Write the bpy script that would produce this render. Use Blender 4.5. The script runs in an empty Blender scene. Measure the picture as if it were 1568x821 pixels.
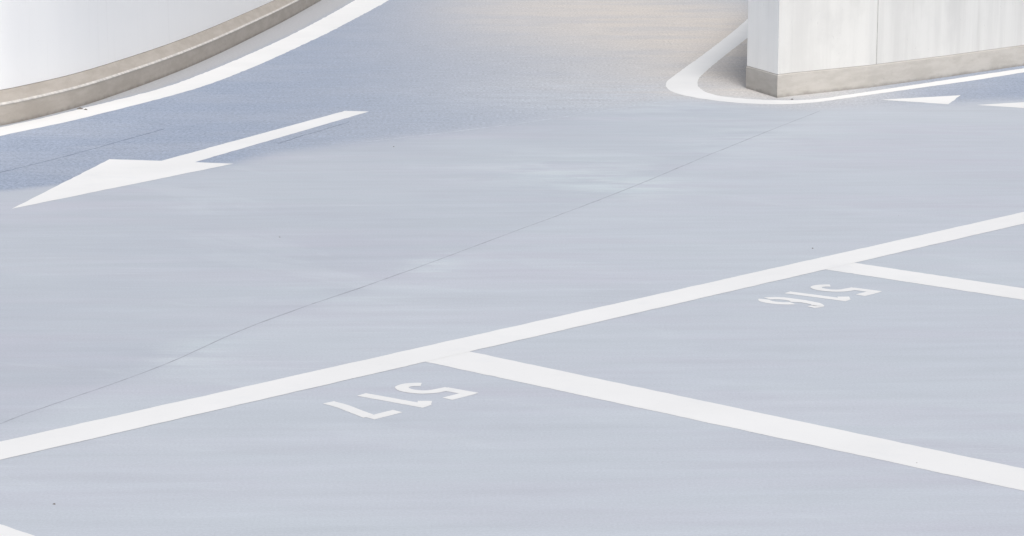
import bpy, bmesh, math, random
import numpy as np
random.seed(4)
sc=bpy.context.scene
H=1.9; TH=math.atan(0.1879)

# ---------------------------------------------------------------- site plan (metres)
lineL_far=[(-3.9,13.2),(-3.317,15.048),(-3.175,15.393),(-2.904,16.326),(-2.629,17.243),(-2.469,18.219),(-2.257,19.99),(-2.027,22.427),(-1.764,26.514),(-1.55,31)]
lineL_near=[(-3.85,12.8),(-3.225,14.622),(-2.998,15.15),(-2.773,15.827),(-2.506,16.731),(-2.288,17.603),(-2.062,19.199),(-1.916,20.534),(-1.749,22.064),(-1.536,24.608),(-1.38,26.514),(-1.13,31)]
curb=[(-6.2,9.2),(-4.9,11.9),(-4.0,13.7),(-3.331,15.116),(-3.181,15.55),(-2.998,16.208),(-2.837,17.2),(-2.671,18.45),(-2.529,19.932),(-2.403,21.752),(-2.278,23.753),(-2.145,26.6),(-1.95,31),(-1.75,36)]
isl_out=[(3.0,27.2),(2.354,23.59),(1.761,20.598),(1.291,18.368),(1.175,17.75),(1.160,17.245),(1.257,16.858),(1.465,16.527),(1.681,16.366),(1.906,16.327),(2.150,16.446),(2.421,16.732),(2.992,17.333),(3.624,18.0),(4.064,18.519),(6.4,21.2)]
isl_in=[(3.25,27.2),(2.59,23.6),(2.150,21.5),(1.768,19.702),(1.520,18.468),(1.423,17.883),(1.400,17.289),(1.494,16.858),(1.709,16.649),(1.933,16.568),(2.176,16.649),(2.451,16.942),(3.046,17.61),(3.692,18.35),(4.142,18.85),(6.3,21.35)]
wallR=[(3.5,27.2),(1.743,17.378),(1.905,16.732),(2.028,16.858),(2.659,17.40),(3.389,18.171),(4.176,19.06),(6.3,21.6),(8.2,24.2)]
arrow=[(-2.545,11.740),(-2.354,13.557),(-2.042,13.489),(-1.146,15.940),(-.978,15.903),(-1.837,13.434),(-1.606,13.367)]
tri1=[(2.628,16.608),(3.256,16.899),(3.060,16.327)]
tri2=[(x+.622,y-.32) for x,y in tri1]
tri3=[(x+1.244,y-.64) for x,y in tri1]
seam=[(2.108,15.94),(1.951,15.572),(1.237,13.895),(.616,12.398),(-.104,10.783),(-.518,9.891),(-.981,8.943),(-1.256,8.208),(-1.543,7.625),(-1.662,7.363),(-2.1,6.2)]
crack1=[(-3.7,10.9),(-2.876,13.003),(-2.560,13.895),(-2.244,14.949)]
shaft_line=[(-1.44,14.25),(-1.25,14.8),(-1.072,15.324)]
seam2=[(-.904,14.341),(-.749,14.465),(-.144,15.049),(.378,15.644),(1.172,16.649)]
zone=[(-30,11),(-6,11.2),(-3.933,11.74),(-2.731,12.329),(-2.427,12.561),(-2.122,12.877),(-1.632,13.341),(-1.419,13.838)]+seam2+[(2.005,16.017),(3.661,16.649),(8,18.0),(30,60),(-30,60)]
T=(.6824,.7310); V=(.81,-.586)

# ---------------------------------------------------------------- helpers
def link(o,parent=None):
    sc.collection.objects.link(o)
    if parent: o.parent=parent
    return o
def mesh_obj(name,verts,faces,mat,parent=None,smooth=False):
    me=bpy.data.meshes.new(name); me.from_pydata(verts,[],faces); me.update()
    me.materials.append(mat)
    if smooth:
        for p in me.polygons: p.use_smooth=True
    return link(bpy.data.objects.new(name,me),parent)
def catmull(P,n=10):
    P=[np.array(p,float) for p in P]; Q=[2*P[0]-P[1]]+P+[2*P[-1]-P[-2]]; out=[]
    for i in range(1,len(Q)-2):
        a,b,c,d=Q[i-1:i+3]
        for k in range(n):
            t=k/n
            out.append(.5*((2*b)+(c-a)*t+(2*a-5*b+4*c-d)*t*t+(3*b-a-3*c+d)*t**3))
    out.append(P[-1]); return np.array(out)
def relax(P,k=6):
    P=P.copy()
    for _ in range(k): P[1:-1]=.25*P[:-2]+.5*P[1:-1]+.25*P[2:]
    return P
def resample(P,n):
    d=np.r_[0,np.cumsum(np.linalg.norm(np.diff(P,axis=0),axis=1))]
    t=np.linspace(0,d[-1],n); return np.c_[np.interp(t,d,P[:,0]),np.interp(t,d,P[:,1])]
def band(name,A,B,z,mat,n=400,jit=.002,parent=None):
    A=resample(np.array(A,float),n); B=resample(np.array(B,float),n)
    rng=np.random.RandomState(len(name)+n)
    def j(P):
        e=rng.randn(n,2); e[1:-1]=(e[:-2]+e[1:-1]+e[2:])/2; return P+e*jit
    A=j(A);B=j(B)
    v=[(a[0],a[1],z) for a in A]+[(b[0],b[1],z) for b in B]
    f=[(i,n+i,n+i+1,i+1) for i in range(n-1)]
    o=mesh_obj(name,v,f,mat,parent)
    up(o); return o
def up(o):
    me=o.data
    bm=bmesh.new(); bm.from_mesh(me)
    bm.normal_update()
    for f in bm.faces:
        if f.normal.z<0: f.normal_flip()
    bm.to_mesh(me); bm.free()
def poly(name,pts,z,mat,parent=None):
    q=[]
    for i in range(len(pts)):
        a=np.array(pts[i]);b=np.array(pts[(i+1)%len(pts)]); m=max(1,int(np.linalg.norm(b-a)/.06))
        for k in range(m):
            e=np.array([random.gauss(0,.0018),random.gauss(0,.0018)]) if k else 0
            q.append(a+(b-a)*k/m+e)
    me=bpy.data.meshes.new(name); bm=bmesh.new()
    bm.faces.new([bm.verts.new((p[0],p[1],z)) for p in q]); bmesh.ops.triangulate(bm,faces=bm.faces[:]); bm.to_mesh(me); bm.free()
    me.materials.append(mat); o=link(bpy.data.objects.new(name,me),parent); up(o); return o
def stroke(P,w):
    P=np.array(P,float); d=np.gradient(P,axis=0); d/=np.linalg.norm(d,axis=1)[:,None]; nrm=np.c_[-d[:,1],d[:,0]]
    return P+nrm*w/2, P-nrm*w/2
def sweep(name,path,prof,mat,parent=None,smooth=False,side=1):
    P=np.array(path,float); n=len(P); V3=[];F3=[]
    seg=np.diff(P,axis=0); seg/=np.linalg.norm(seg,axis=1)[:,None]
    nn=np.c_[-seg[:,1],seg[:,0]]*side
    m=len(prof)
    for i in range(n):
        a=nn[max(0,i-1)];b=nn[min(n-2,i)]; s=a+b; s/=np.linalg.norm(s); k=1/max(.5,float(s@a))
        for d,z in prof: V3.append((P[i][0]+s[0]*d*k,P[i][1]+s[1]*d*k,z))
    for i in range(n-1):
        for j in range(m):
            j2=(j+1)%m; F3.append((i*m+j,(i+1)*m+j,(i+1)*m+j2,i*m+j2))
    F3.append(tuple(range(m))); F3.append(tuple((n-1)*m+j for j in range(m)))
    o=mesh_obj(name,V3,F3,mat,parent)
    bm=bmesh.new(); bm.from_mesh(o.data); bmesh.ops.recalc_face_normals(bm,faces=bm.faces[:]); bm.to_mesh(o.data); bm.free()
    if smooth:
        for p in o.data.polygons: p.use_smooth=len(p.vertices)==4
        o.data.set_sharp_from_angle(angle=math.radians(25))
    return o

# ---------------------------------------------------------------- node helpers
class N:
    def __init__(s,name):
        s.m=bpy.data.materials.new(name); s.m.use_nodes=True; s.t=s.m.node_tree; s.b=s.t.nodes['Principled BSDF']
        s.co=s.t.nodes.new('ShaderNodeNewGeometry').outputs['Position']
    def put(s,i,v):
        if isinstance(v,bpy.types.NodeSocket): s.t.links.new(v,i)
        else: i.default_value=v
    def map(s,sc_,rot=0):
        n=s.t.nodes.new('ShaderNodeMapping'); s.t.links.new(s.co,n.inputs[0]); n.inputs['Scale'].default_value=sc_
        if rot:
            m=s.t.nodes.new('ShaderNodeMapping'); s.t.links.new(s.co,m.inputs[0]); m.inputs['Rotation'].default_value=(0,0,rot); s.t.links.new(m.outputs[0],n.inputs[0])
        return n.outputs[0]
    def noise(s,scale,stretch=(1,1,1),detail=4,rough=.55,dist=0,rot=0):
        n=s.t.nodes.new('ShaderNodeTexNoise'); s.t.links.new(s.map(stretch,rot),n.inputs['Vector'])
        n.inputs['Scale'].default_value=scale;n.inputs['Detail'].default_value=detail;n.inputs['Roughness'].default_value=rough;n.inputs['Distortion'].default_value=dist
        return n.outputs[0]
    def ramp(s,v,a,b,lo=0,hi=1,smooth=True):
        n=s.t.nodes.new('ShaderNodeMapRange'); n.interpolation_type='SMOOTHSTEP' if smooth else 'LINEAR'
        s.put(n.inputs[0],v); 
        for i,x in zip((1,2,3,4),(a,b,lo,hi)): n.inputs[i].default_value=x
        return n.outputs[0]
    def math(s,op,a,b=0.,c=None):
        n=s.t.nodes.new('ShaderNodeMath'); n.operation=op; s.put(n.inputs[0],a); s.put(n.inputs[1],b)
        if c is not None: s.put(n.inputs[2],c)
        return n.outputs[0]
    def mix(s,f,a,b,mode='MIX'):
        n=s.t.nodes.new('ShaderNodeMix'); n.data_type='RGBA'; n.blend_type=mode
        s.put(n.inputs[0],f)
        for i,v in ((6,a),(7,b)): s.put(n.inputs[i], v if isinstance(v,bpy.types.NodeSocket) else (*v,1))
        return n.outputs[2]
    def gain(s,col,f):
        n=s.t.nodes.new('ShaderNodeVectorMath'); n.operation='SCALE'; s.put(n.inputs[0],col); s.put(n.inputs['Scale'],f); return n.outputs[0]
    def attr(s,name):
        n=s.t.nodes.new('ShaderNodeAttribute'); n.attribute_name=name; return n.outputs['Fac']
    def bump(s,h,st,dist=.01):
        n=s.t.nodes.new('ShaderNodeBump'); s.put(n.inputs['Height'],h); s.put(n.inputs['Strength'],st); n.inputs['Distance'].default_value=dist
        s.t.links.new(n.outputs[0],s.b.inputs['Normal'])
    def out(s,col,rough=.7,spec=.3):
        s.put(s.b.inputs['Base Color'],col); s.put(s.b.inputs['Roughness'],rough); s.b.inputs['Specular IOR Level'].default_value=spec; return s.m

# deck + ramp surface
g=N('coated_deck_surface')
asph_bluelit,warm_light,pale,lane,strip,fade=[g.attr(a) for a in ('asph_bluelit','warm_light','pale','lane','strip','fade')]
edge_n=g.noise(9,detail=6,rough=.7)
am=g.ramp(g.math('ADD',asph_bluelit,g.math('MULTIPLY',g.math('SUBTRACT',edge_n,.5),.5)),.15,.85)
streak=g.noise(1,(.45,3.2,1),5,.6,.3,rot=.06); streak2=g.noise(1,(1.3,11,1),4,.6,.2,rot=-.05)
cloud=g.noise(.55,detail=5)
deck=g.mix(lane,(.462,.495,.552),(.535,.570,.622))
deck=g.mix(g.ramp(streak,.42,.66,0,.5),deck,(.485,.484,.550))
deck=g.mix(g.ramp(cloud,.35,.65,0,.45),deck,(.515,.562,.600))
deck=g.mix(g.ramp(g.noise(1.1,(.7,1.5,1),6,.65,.5),.52,.68,0,.35),deck,(.46,.485,.535))
deck=g.mix(g.ramp(g.noise(.8,(.6,1.7,1),5,.6,.9,rot=.5),.56,.62,0,.22),deck,(.565,.61,.65))
# dried puddle marks: crisp irregular outline
pn=g.math('MULTIPLY',pale,g.ramp(g.noise(3,(.6,2,1),6,.65),.38,.62))
deck=g.mix(g.math('MULTIPLY',pn,.75),deck,(.61,.665,.69))
pd=g.math('MULTIPLY',pale,g.ramp(g.noise(2.4,(.7,1.6,1),5,.6,1.2),.50,.53))
deck=g.mix(g.math('MULTIPLY',pd,.30),deck,(.50,.57,.61))
# trowel / roller marks
tr=g.ramp(g.noise(1,(2.2,34,1),3,.7,.2,rot=.03),.56,.70)
tr=g.math('MULTIPLY',tr,g.ramp(g.noise(.8,detail=3),.42,.6))
deck=g.mix(g.math('MULTIPLY',tr,.30),deck,(.62,.655,.69))
fx=g.ramp(g.math('ADD',g.math('MULTIPLY',streak2,.6),g.math('MULTIPLY',streak,.4)),.3,.7,.935,1.065,False)
deck=g.gain(deck,fx)
deck=g.gain(deck,g.ramp(g.noise(110,detail=4,rough=.8),.35,.65,.93,1.07,False))
asp=g.mix(fade,(.315,.366,.462),(.45,.488,.545))  # asphalt tone with bluish light painted into it
asp=g.mix(warm_light,asp,(.645,.60,.55))  # warm reflected light put into the ramp colour
asp=g.mix(g.ramp(g.noise(.9,(.7,1.6,1),5),.4,.65,0,.3),asp,(.42,.45,.51))
asp=g.mix(g.math('MULTIPLY',pn,.5),asp,(.54,.585,.635))
sp=g.noise(46,detail=5,rough=.85)
asp=g.gain(asp,g.ramp(sp,.36,.64,.70,1.30,False))
asp=g.gain(asp,g.ramp(g.noise(9,(.5,2,1),4),.3,.7,.93,1.07,False))
asp=g.mix(strip,asp,g.gain(g.mix(0.,(.43,.435,.45),(.4,.4,.4)),g.ramp(sp,.3,.7,.82,1.18,False)))
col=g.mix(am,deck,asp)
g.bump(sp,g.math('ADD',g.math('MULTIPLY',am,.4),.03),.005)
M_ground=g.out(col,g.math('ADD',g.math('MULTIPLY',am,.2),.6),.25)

def paint_mat(name,wear,base=(.83,.83,.82)):
    p=N(name)
    w=p.math('MAXIMUM',p.math('MULTIPLY',p.ramp(p.noise(60,detail=5,rough=.8),.60,.70),wear),p.math('MULTIPLY',p.ramp(p.noise(4,detail=5,rough=.7),.5,.75),wear*.45))
    c=p.mix(w,base,(.60,.64,.68)); c=p.gain(c,p.ramp(p.noise(1.4,detail=4),.3,.7,.96,1.02,False))
    p.bump(p.noise(90,detail=3),.08,.003)
    return p.out(c,.55,.3)
M_paint=paint_mat('white_road_paint',.34); M_worn=paint_mat('worn_road_paint',.4,(.82,.82,.81))
def wall_mat(name,c1,c2,st):
    p=N(name); s=p.noise(1,(7,7,.5),6,.65); c=p.mix(p.ramp(s,.35,.7,0,st),c1,c2)
    c=p.mix(p.ramp(p.noise(2.2,detail=6,rough=.65),.45,.75,0,st),c,c2)
    drip=p.ramp(p.noise(1,(16,16,.7),4,.7),.60,.70,0,.35*st); c=p.mix(drip,c,(.50,.49,.47))
    pores=p.ramp(p.noise(38,detail=2),.70,.76,0,.5*st); c=p.mix(pores,c,(.45,.45,.45))
    p.bump(p.noise(30,detail=5),.12,.004); return p.out(c,.8,.2)
M_white=wall_mat('white_painted_render',(.93,.925,.915),(.89,.89,.885),.2)
M_conc=wall_mat('pale_concrete_paint',(.645,.645,.63),(.56,.56,.55),.8)
M_end=wall_mat('lighter_concrete_end',(.90,.90,.885),(.82,.82,.81),.5)  # end face set lighter than the wall body
def plinth_mat(name,c1,c2):
    p=N(name); c=p.mix(p.ramp(p.noise(3,(1,1,4),6,.7),.35,.65),c1,c2)
    c=p.mix(p.ramp(p.noise(25,detail=4,rough=.8),.6,.75,0,.4),c,(.26,.25,.24))
    z=p.t.nodes.new('ShaderNodeSeparateXYZ'); p.t.links.new(p.co,z.inputs[0])
    dirt=p.ramp(p.math('ADD',z.outputs[2],p.math('MULTIPLY',p.noise(14,detail=4),.04)),.015,.05,.66,1.0)
    c=p.gain(c,dirt); p.bump(p.noise(40,detail=5),.25,.005); return p.out(c,.85,.2)
M_plL=plinth_mat('weathered_plinth_brown',(.415,.375,.33),(.475,.435,.39))
M_plR=plinth_mat('weathered_plinth_grey',(.43,.41,.38),(.50,.48,.45))
def flat(name,c,r=.8):
    p=N(name); return p.out(p.gain(p.mix(0.,c,c),p.ramp(p.noise(20),.3,.7,.85,1.15)),r,.2)
M_dark=flat('joint_sealant',(.36,.38,.43)); M_crack=flat('crack_filler',(.19,.22,.28)); M_gap=flat('panel_gap',(.38,.38,.37)); M_grit=flat('grit_stone',(.16,.15,.14))
M_lightseam=flat('pale_seam',(.56,.60,.65)); M_chamf_highlight=flat('plinth_edge_highlight',(.60,.575,.54))

# ---------------------------------------------------------------- ground sheet
xs=np.r_[-600,-200,-60,-25,-14,np.arange(-9,9.01,.06),14,25,60,200,600]
ys=np.r_[-600,-200,-60,-20,-5,1,np.arange(4,32.01,.08),40,60,120,300,900]
X,Y=np.meshgrid(xs,ys); nx,ny=len(xs),len(ys); x=X.ravel(); y=Y.ravel()
def seg_dist(px,py,poly,closed):
    d=np.full(px.shape,1e9); n=len(poly)
    for i in range(n if closed else n-1):
        ax,ay=poly[i]; bx,by=poly[(i+1)%n]; dx,dy=bx-ax,by-ay
        t=np.clip(((px-ax)*dx+(py-ay)*dy)/(dx*dx+dy*dy),0,1); d=np.minimum(d,np.hypot(px-ax-t*dx,py-ay-t*dy))
    return d
def inside(px,py,poly):
    r=np.zeros(px.shape,bool); n=len(poly)
    for i in range(n):
        ax,ay=poly[i];bx,by=poly[(i+1)%n]
        if ay==by: continue
        c=((ay>py)!=(by>py))&(px<(bx-ax)*(py-ay)/(by-ay)+ax); r^=c
    return r
ss=lambda t:(lambda u:u*u*(3-2*u))(np.clip(t,0,1))
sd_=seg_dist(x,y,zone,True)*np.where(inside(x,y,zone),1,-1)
asph_bluelit_v=ss(sd_/(.4+.9*ss((x+2.1)/1.8))+.5)  # rough asphalt zone, also carries the painted blue light
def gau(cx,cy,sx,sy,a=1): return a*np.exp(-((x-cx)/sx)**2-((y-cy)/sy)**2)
warm_light_v=np.clip(gau(1.9,21.5,1.2,4.5,.85)+gau(.9,27,1.7,6,.65)+gau(-.1,24,1.0,5,.25)+gau(.9,17.3,1.2,1.2,.2)+gau(1.8,17.8,.6,1.5,.35),0,.95)  # soft pools of reflected warm light painted on the ground
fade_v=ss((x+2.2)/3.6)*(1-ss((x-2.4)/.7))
pale_v=np.clip(gau(.60,12.45,.35,.35,1)+gau(-1.16,8.37,.16,.3,.9)+gau(.25,13.1,.55,.6,.9)+gau(-.33,10.2,.12,.3,.8)+gau(.6,16.9,1.0,1.0,1)+gau(1.5,14.6,.5,1,.5)+gau(-.6,9.5,.5,.8,.3),0,1)
sx=np.interp(y,[p[1] for p in seam[::-1]],[p[0] for p in seam[::-1]]); lane_v=ss((x-sx)/.25+.5)*.7+.3*ss((7.8-y)/2.5)
lx=np.interp(y,[p[1] for p in lineL_far],[p[0] for p in lineL_far])
strip_v=ss((lx+.05-x)/.12)*np.where(y<31,1,0)
me=bpy.data.meshes.new('ground')
idx=np.arange(nx*ny).reshape(ny,nx)
q=np.stack([idx[:-1,:-1],idx[:-1,1:],idx[1:,1:],idx[1:,:-1]],-1).reshape(-1,4)
me.vertices.add(nx*ny); me.vertices.foreach_set('co',np.c_[x,y,np.zeros_like(x)].ravel())
me.loops.add(q.size); me.loops.foreach_set('vertex_index',q.ravel()); me.polygons.add(len(q))
me.polygons.foreach_set('loop_start',np.arange(0,q.size,4)); me.update(calc_edges=True)
for nme,v in (('asph_bluelit',asph_bluelit_v),('warm_light',warm_light_v),('pale',pale_v),('lane',lane_v),('strip',strip_v),('fade',fade_v)):
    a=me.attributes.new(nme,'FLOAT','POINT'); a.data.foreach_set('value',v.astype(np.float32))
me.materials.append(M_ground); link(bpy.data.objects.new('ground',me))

# ---------------------------------------------------------------- markings
ZP=.0008
band('lane_edge_line',relax(catmull(lineL_far),25),relax(catmull(lineL_near),25),ZP,M_paint,600,.003)
band('island_edge_line',relax(catmull(isl_out),10),relax(catmull(isl_in),10),ZP,M_paint,700,.002)
poly('direction_arrow_marking',arrow,ZP,M_paint)
yl=bpy.data.objects.new('give_way_line_marking',None); link(yl)
for i,t in enumerate((tri1,tri2,tri3)): poly(f'triangle_{i+1}',t,ZP,M_paint,yl)
band('bay_front_line',[(-3.2,5.442),(6,15.299)],[(-3.15,5.230),(5.93,14.945)],ZP+.0006,M_paint,500,.0014)
for a,b in (([(-.20,8.477),(2.2,6.21)],[(-.36,8.312),(2.15,5.976)]),([(1.42,10.331),(2.9,8.949)],[(1.30,10.145),(2.8,8.744)]),([(-1.9,6.70),(.5,4.458)],[(-2.037,6.554),(.363,4.312)])):
    band('bay_divider_line',a,b,ZP,M_paint,200,.0014)
def arc(cx,cy,rx,ry,a0,a1,n=22): return [(cx+rx*math.cos(math.radians(a0+(a1-a0)*i/n)),cy+ry*math.sin(math.radians(a0+(a1-a0)*i/n))) for i in range(n+1)]
GL={'5':[[(.16,.91),(.98,.91)],[(.16,.99),(.14,.52)],[(.02,.56)]+arc(.46,.30,.42,.24,95,-145)],
    '1':[[(.55,1.0),(.55,0)],[(.50,.93),(.12,.79)]],
    '7':[[(.0,.91),(1.0,.91)],[(.88,.86),(.62,.5),(.44,.25),(.34,0)]],
    '6':[arc(.5,.30,.38,.24,-80,75),arc(.5,.30,.38,.24,105,260),[(.13,.34),(.14,.55),(.26,.80),(.52,.93),(.84,.90)]]}
def number(txt,top_left):
    root=bpy.data.objects.new('bay_number_marking',None); link(root)
    h,w,adv,th=.285,.130,.18,.048
    for k,ch in enumerate(txt):
        for si,s in enumerate(GL[ch]):
            P=[]
            for a,b in s:
                u=k*adv+a*w; vv=(b-1)*h
                P.append((top_left[0]-T[0]*u+V[0]*vv, top_left[1]-T[1]*u+V[1]*vv))
            A,B=stroke(resample(np.array(P),40),th)
            band(f'digit_{ch}_stroke_{k+1}_{si+1}',A,B,ZP+.0002*si,M_worn,40,.0006,root)
number('517',(-.112,7.785)); number('516',(1.550,9.575))

# joints / cracks
def joint(name,P,w,mat,wander=.006,z=.0004):
    Q=resample(catmull(P,12),260); rng=np.random.RandomState(len(P)*7); e=np.cumsum(rng.randn(260,2),axis=0); e-=np.linspace(0,1,260)[:,None]*e[-1]; Q=Q+e*wander*.12
    wv=w*(.55+.45*np.abs(np.convolve(rng.randn(260),np.ones(9)/4,'same')))[:,None]
    A,B=stroke(Q,1.0); A=Q+(A-Q)*wv; B=Q+(B-Q)*wv; band(name,A,B,z,mat,260,0)
joint('deck_joint',seam,.008,M_dark)
joint('deck_joint',seam2,.012,M_lightseam)
joint('surface_crack',crack1,.012,M_crack)
joint('surface_crack',shaft_line,.010,M_crack)  # thin dark line beside the arrow shaft

# ---------------------------------------------------------------- left curved parapet wall
pathL=relax(catmull(curb,12),30)
r=bpy.data.objects.new('curved_parapet_wall',None); link(r)
sweep('plinth',pathL,[(0,0),(0,.13),(.012,.142),(.075,.215),(.30,.215),(.30,0)],M_plL,r,True)
sweep('edge_highlight',pathL,[(-.003,.131),(-.003,.136),(.011,.147),(.013,.142),(.004,.131)],M_chamf_highlight,r,True)  # pale strip paints in the highlight along the plinth chamfer
sweep('white_wall',pathL,[(.078,.218),(.078,1.28),(.088,1.29),(.29,1.29),(.30,1.28),(.30,.218)],M_white,r,True)
# ---------------------------------------------------------------- right concrete wall
r2=bpy.data.objects.new('concrete_ramp_wall',None); link(r2)
sweep('plinth',wallR,[(0,0),(0,.158),(.008,.166),(.19,.166),(.19,0)],M_plR,r2)
wb=sweep('wall_body',wallR,[(.006,.168),(.006,1.17),(.018,1.18),(.178,1.18),(.19,1.17),(.19,.168)],M_conc,r2)
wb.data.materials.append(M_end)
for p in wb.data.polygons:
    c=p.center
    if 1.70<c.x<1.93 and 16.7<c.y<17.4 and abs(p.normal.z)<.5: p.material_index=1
def vjoint(i,t):
    a=np.array(wallR[i]);b=np.array(wallR[i+1]);d=(b-a)/np.linalg.norm(b-a);n=np.array([d[1],-d[0]]);p=a+(b-a)*t-n*.006
    vs=[];
    for s,o in ((-.004,-.01),(.004,-.01),(.004,.002),(-.004,.002)):
        q=p+d*s+n*o
        vs+= [(q[0],q[1],.169),(q[0],q[1],1.168)]
    mesh_obj('panel_joint',vs,[(0,2,3,1),(2,4,5,3),(4,6,7,5),(6,0,1,7),(0,6,4,2),(1,3,5,7)],M_gap,r2)
vjoint(4,.10); vjoint(6,.4)

# ---------------------------------------------------------------- grit specks
v=[];f=[]
spots=[(-2.98,16.05,.03),(-2.93,16.0,.02),(1.385,10.6,.007),(-.72,14.1,.008),(-1.1,10.9,.005),(-1.31,6.45,.006),(2.0,16.62,.016)]
for _ in range(8): spots.append((random.uniform(-3,4),random.uniform(6.5,18),random.uniform(.002,.0035)))
for X0,Y0,s in spots:
    b=len(v)
    for k in range(6):
        a=k*math.pi/3; rr=s*random.uniform(.6,1); v.append((X0+rr*math.cos(a),Y0+rr*math.sin(a),.0005))
    v.append((X0,Y0,s*.45+.001)); f+=[(b+k,b+(k+1)%6,b+6) for k in range(6)]
mesh_obj('grit',v,f,M_grit)

# ---------------------------------------------------------------- light
w=bpy.data.worlds.new('World'); sc.world=w; w.use_nodes=True
nt=w.node_tree; sky=nt.nodes.new('ShaderNodeTexSky'); sky.sky_type='NISHITA'; sky.sun_disc=False
EL,AZ=42,172   # hazy sun behind the camera
sky.sun_elevation=math.radians(EL); sky.sun_rotation=math.radians(AZ); sky.dust_density=3
hs=nt.nodes.new('ShaderNodeHueSaturation'); hs.inputs['Saturation'].default_value=.5   # high haze whitens the sky
nt.links.new(sky.outputs[0],hs.inputs['Color']); nt.links.new(hs.outputs[0],nt.nodes['Background'].inputs[0]); nt.nodes['Background'].inputs[1].default_value=.13
sd=bpy.data.lights.new('sun','SUN'); sd.energy=2.45; sd.angle=math.radians(20); sd.color=(1,.965,.925)
so=link(bpy.data.objects.new('sun',sd)); so.rotation_euler=(math.radians(90-EL),0,math.radians(180-AZ))
cd=bpy.data.cameras.new('camera'); co=link(bpy.data.objects.new('camera',cd)); sc.camera=co
cd.lens=82.17; cd.clip_end=3000; co.location=(0,0,H); co.rotation_euler=(math.pi/2-TH,0,0)
sc.view_settings.view_transform='Standard'; sc.view_settings.look='None'; sc.view_settings.exposure=0
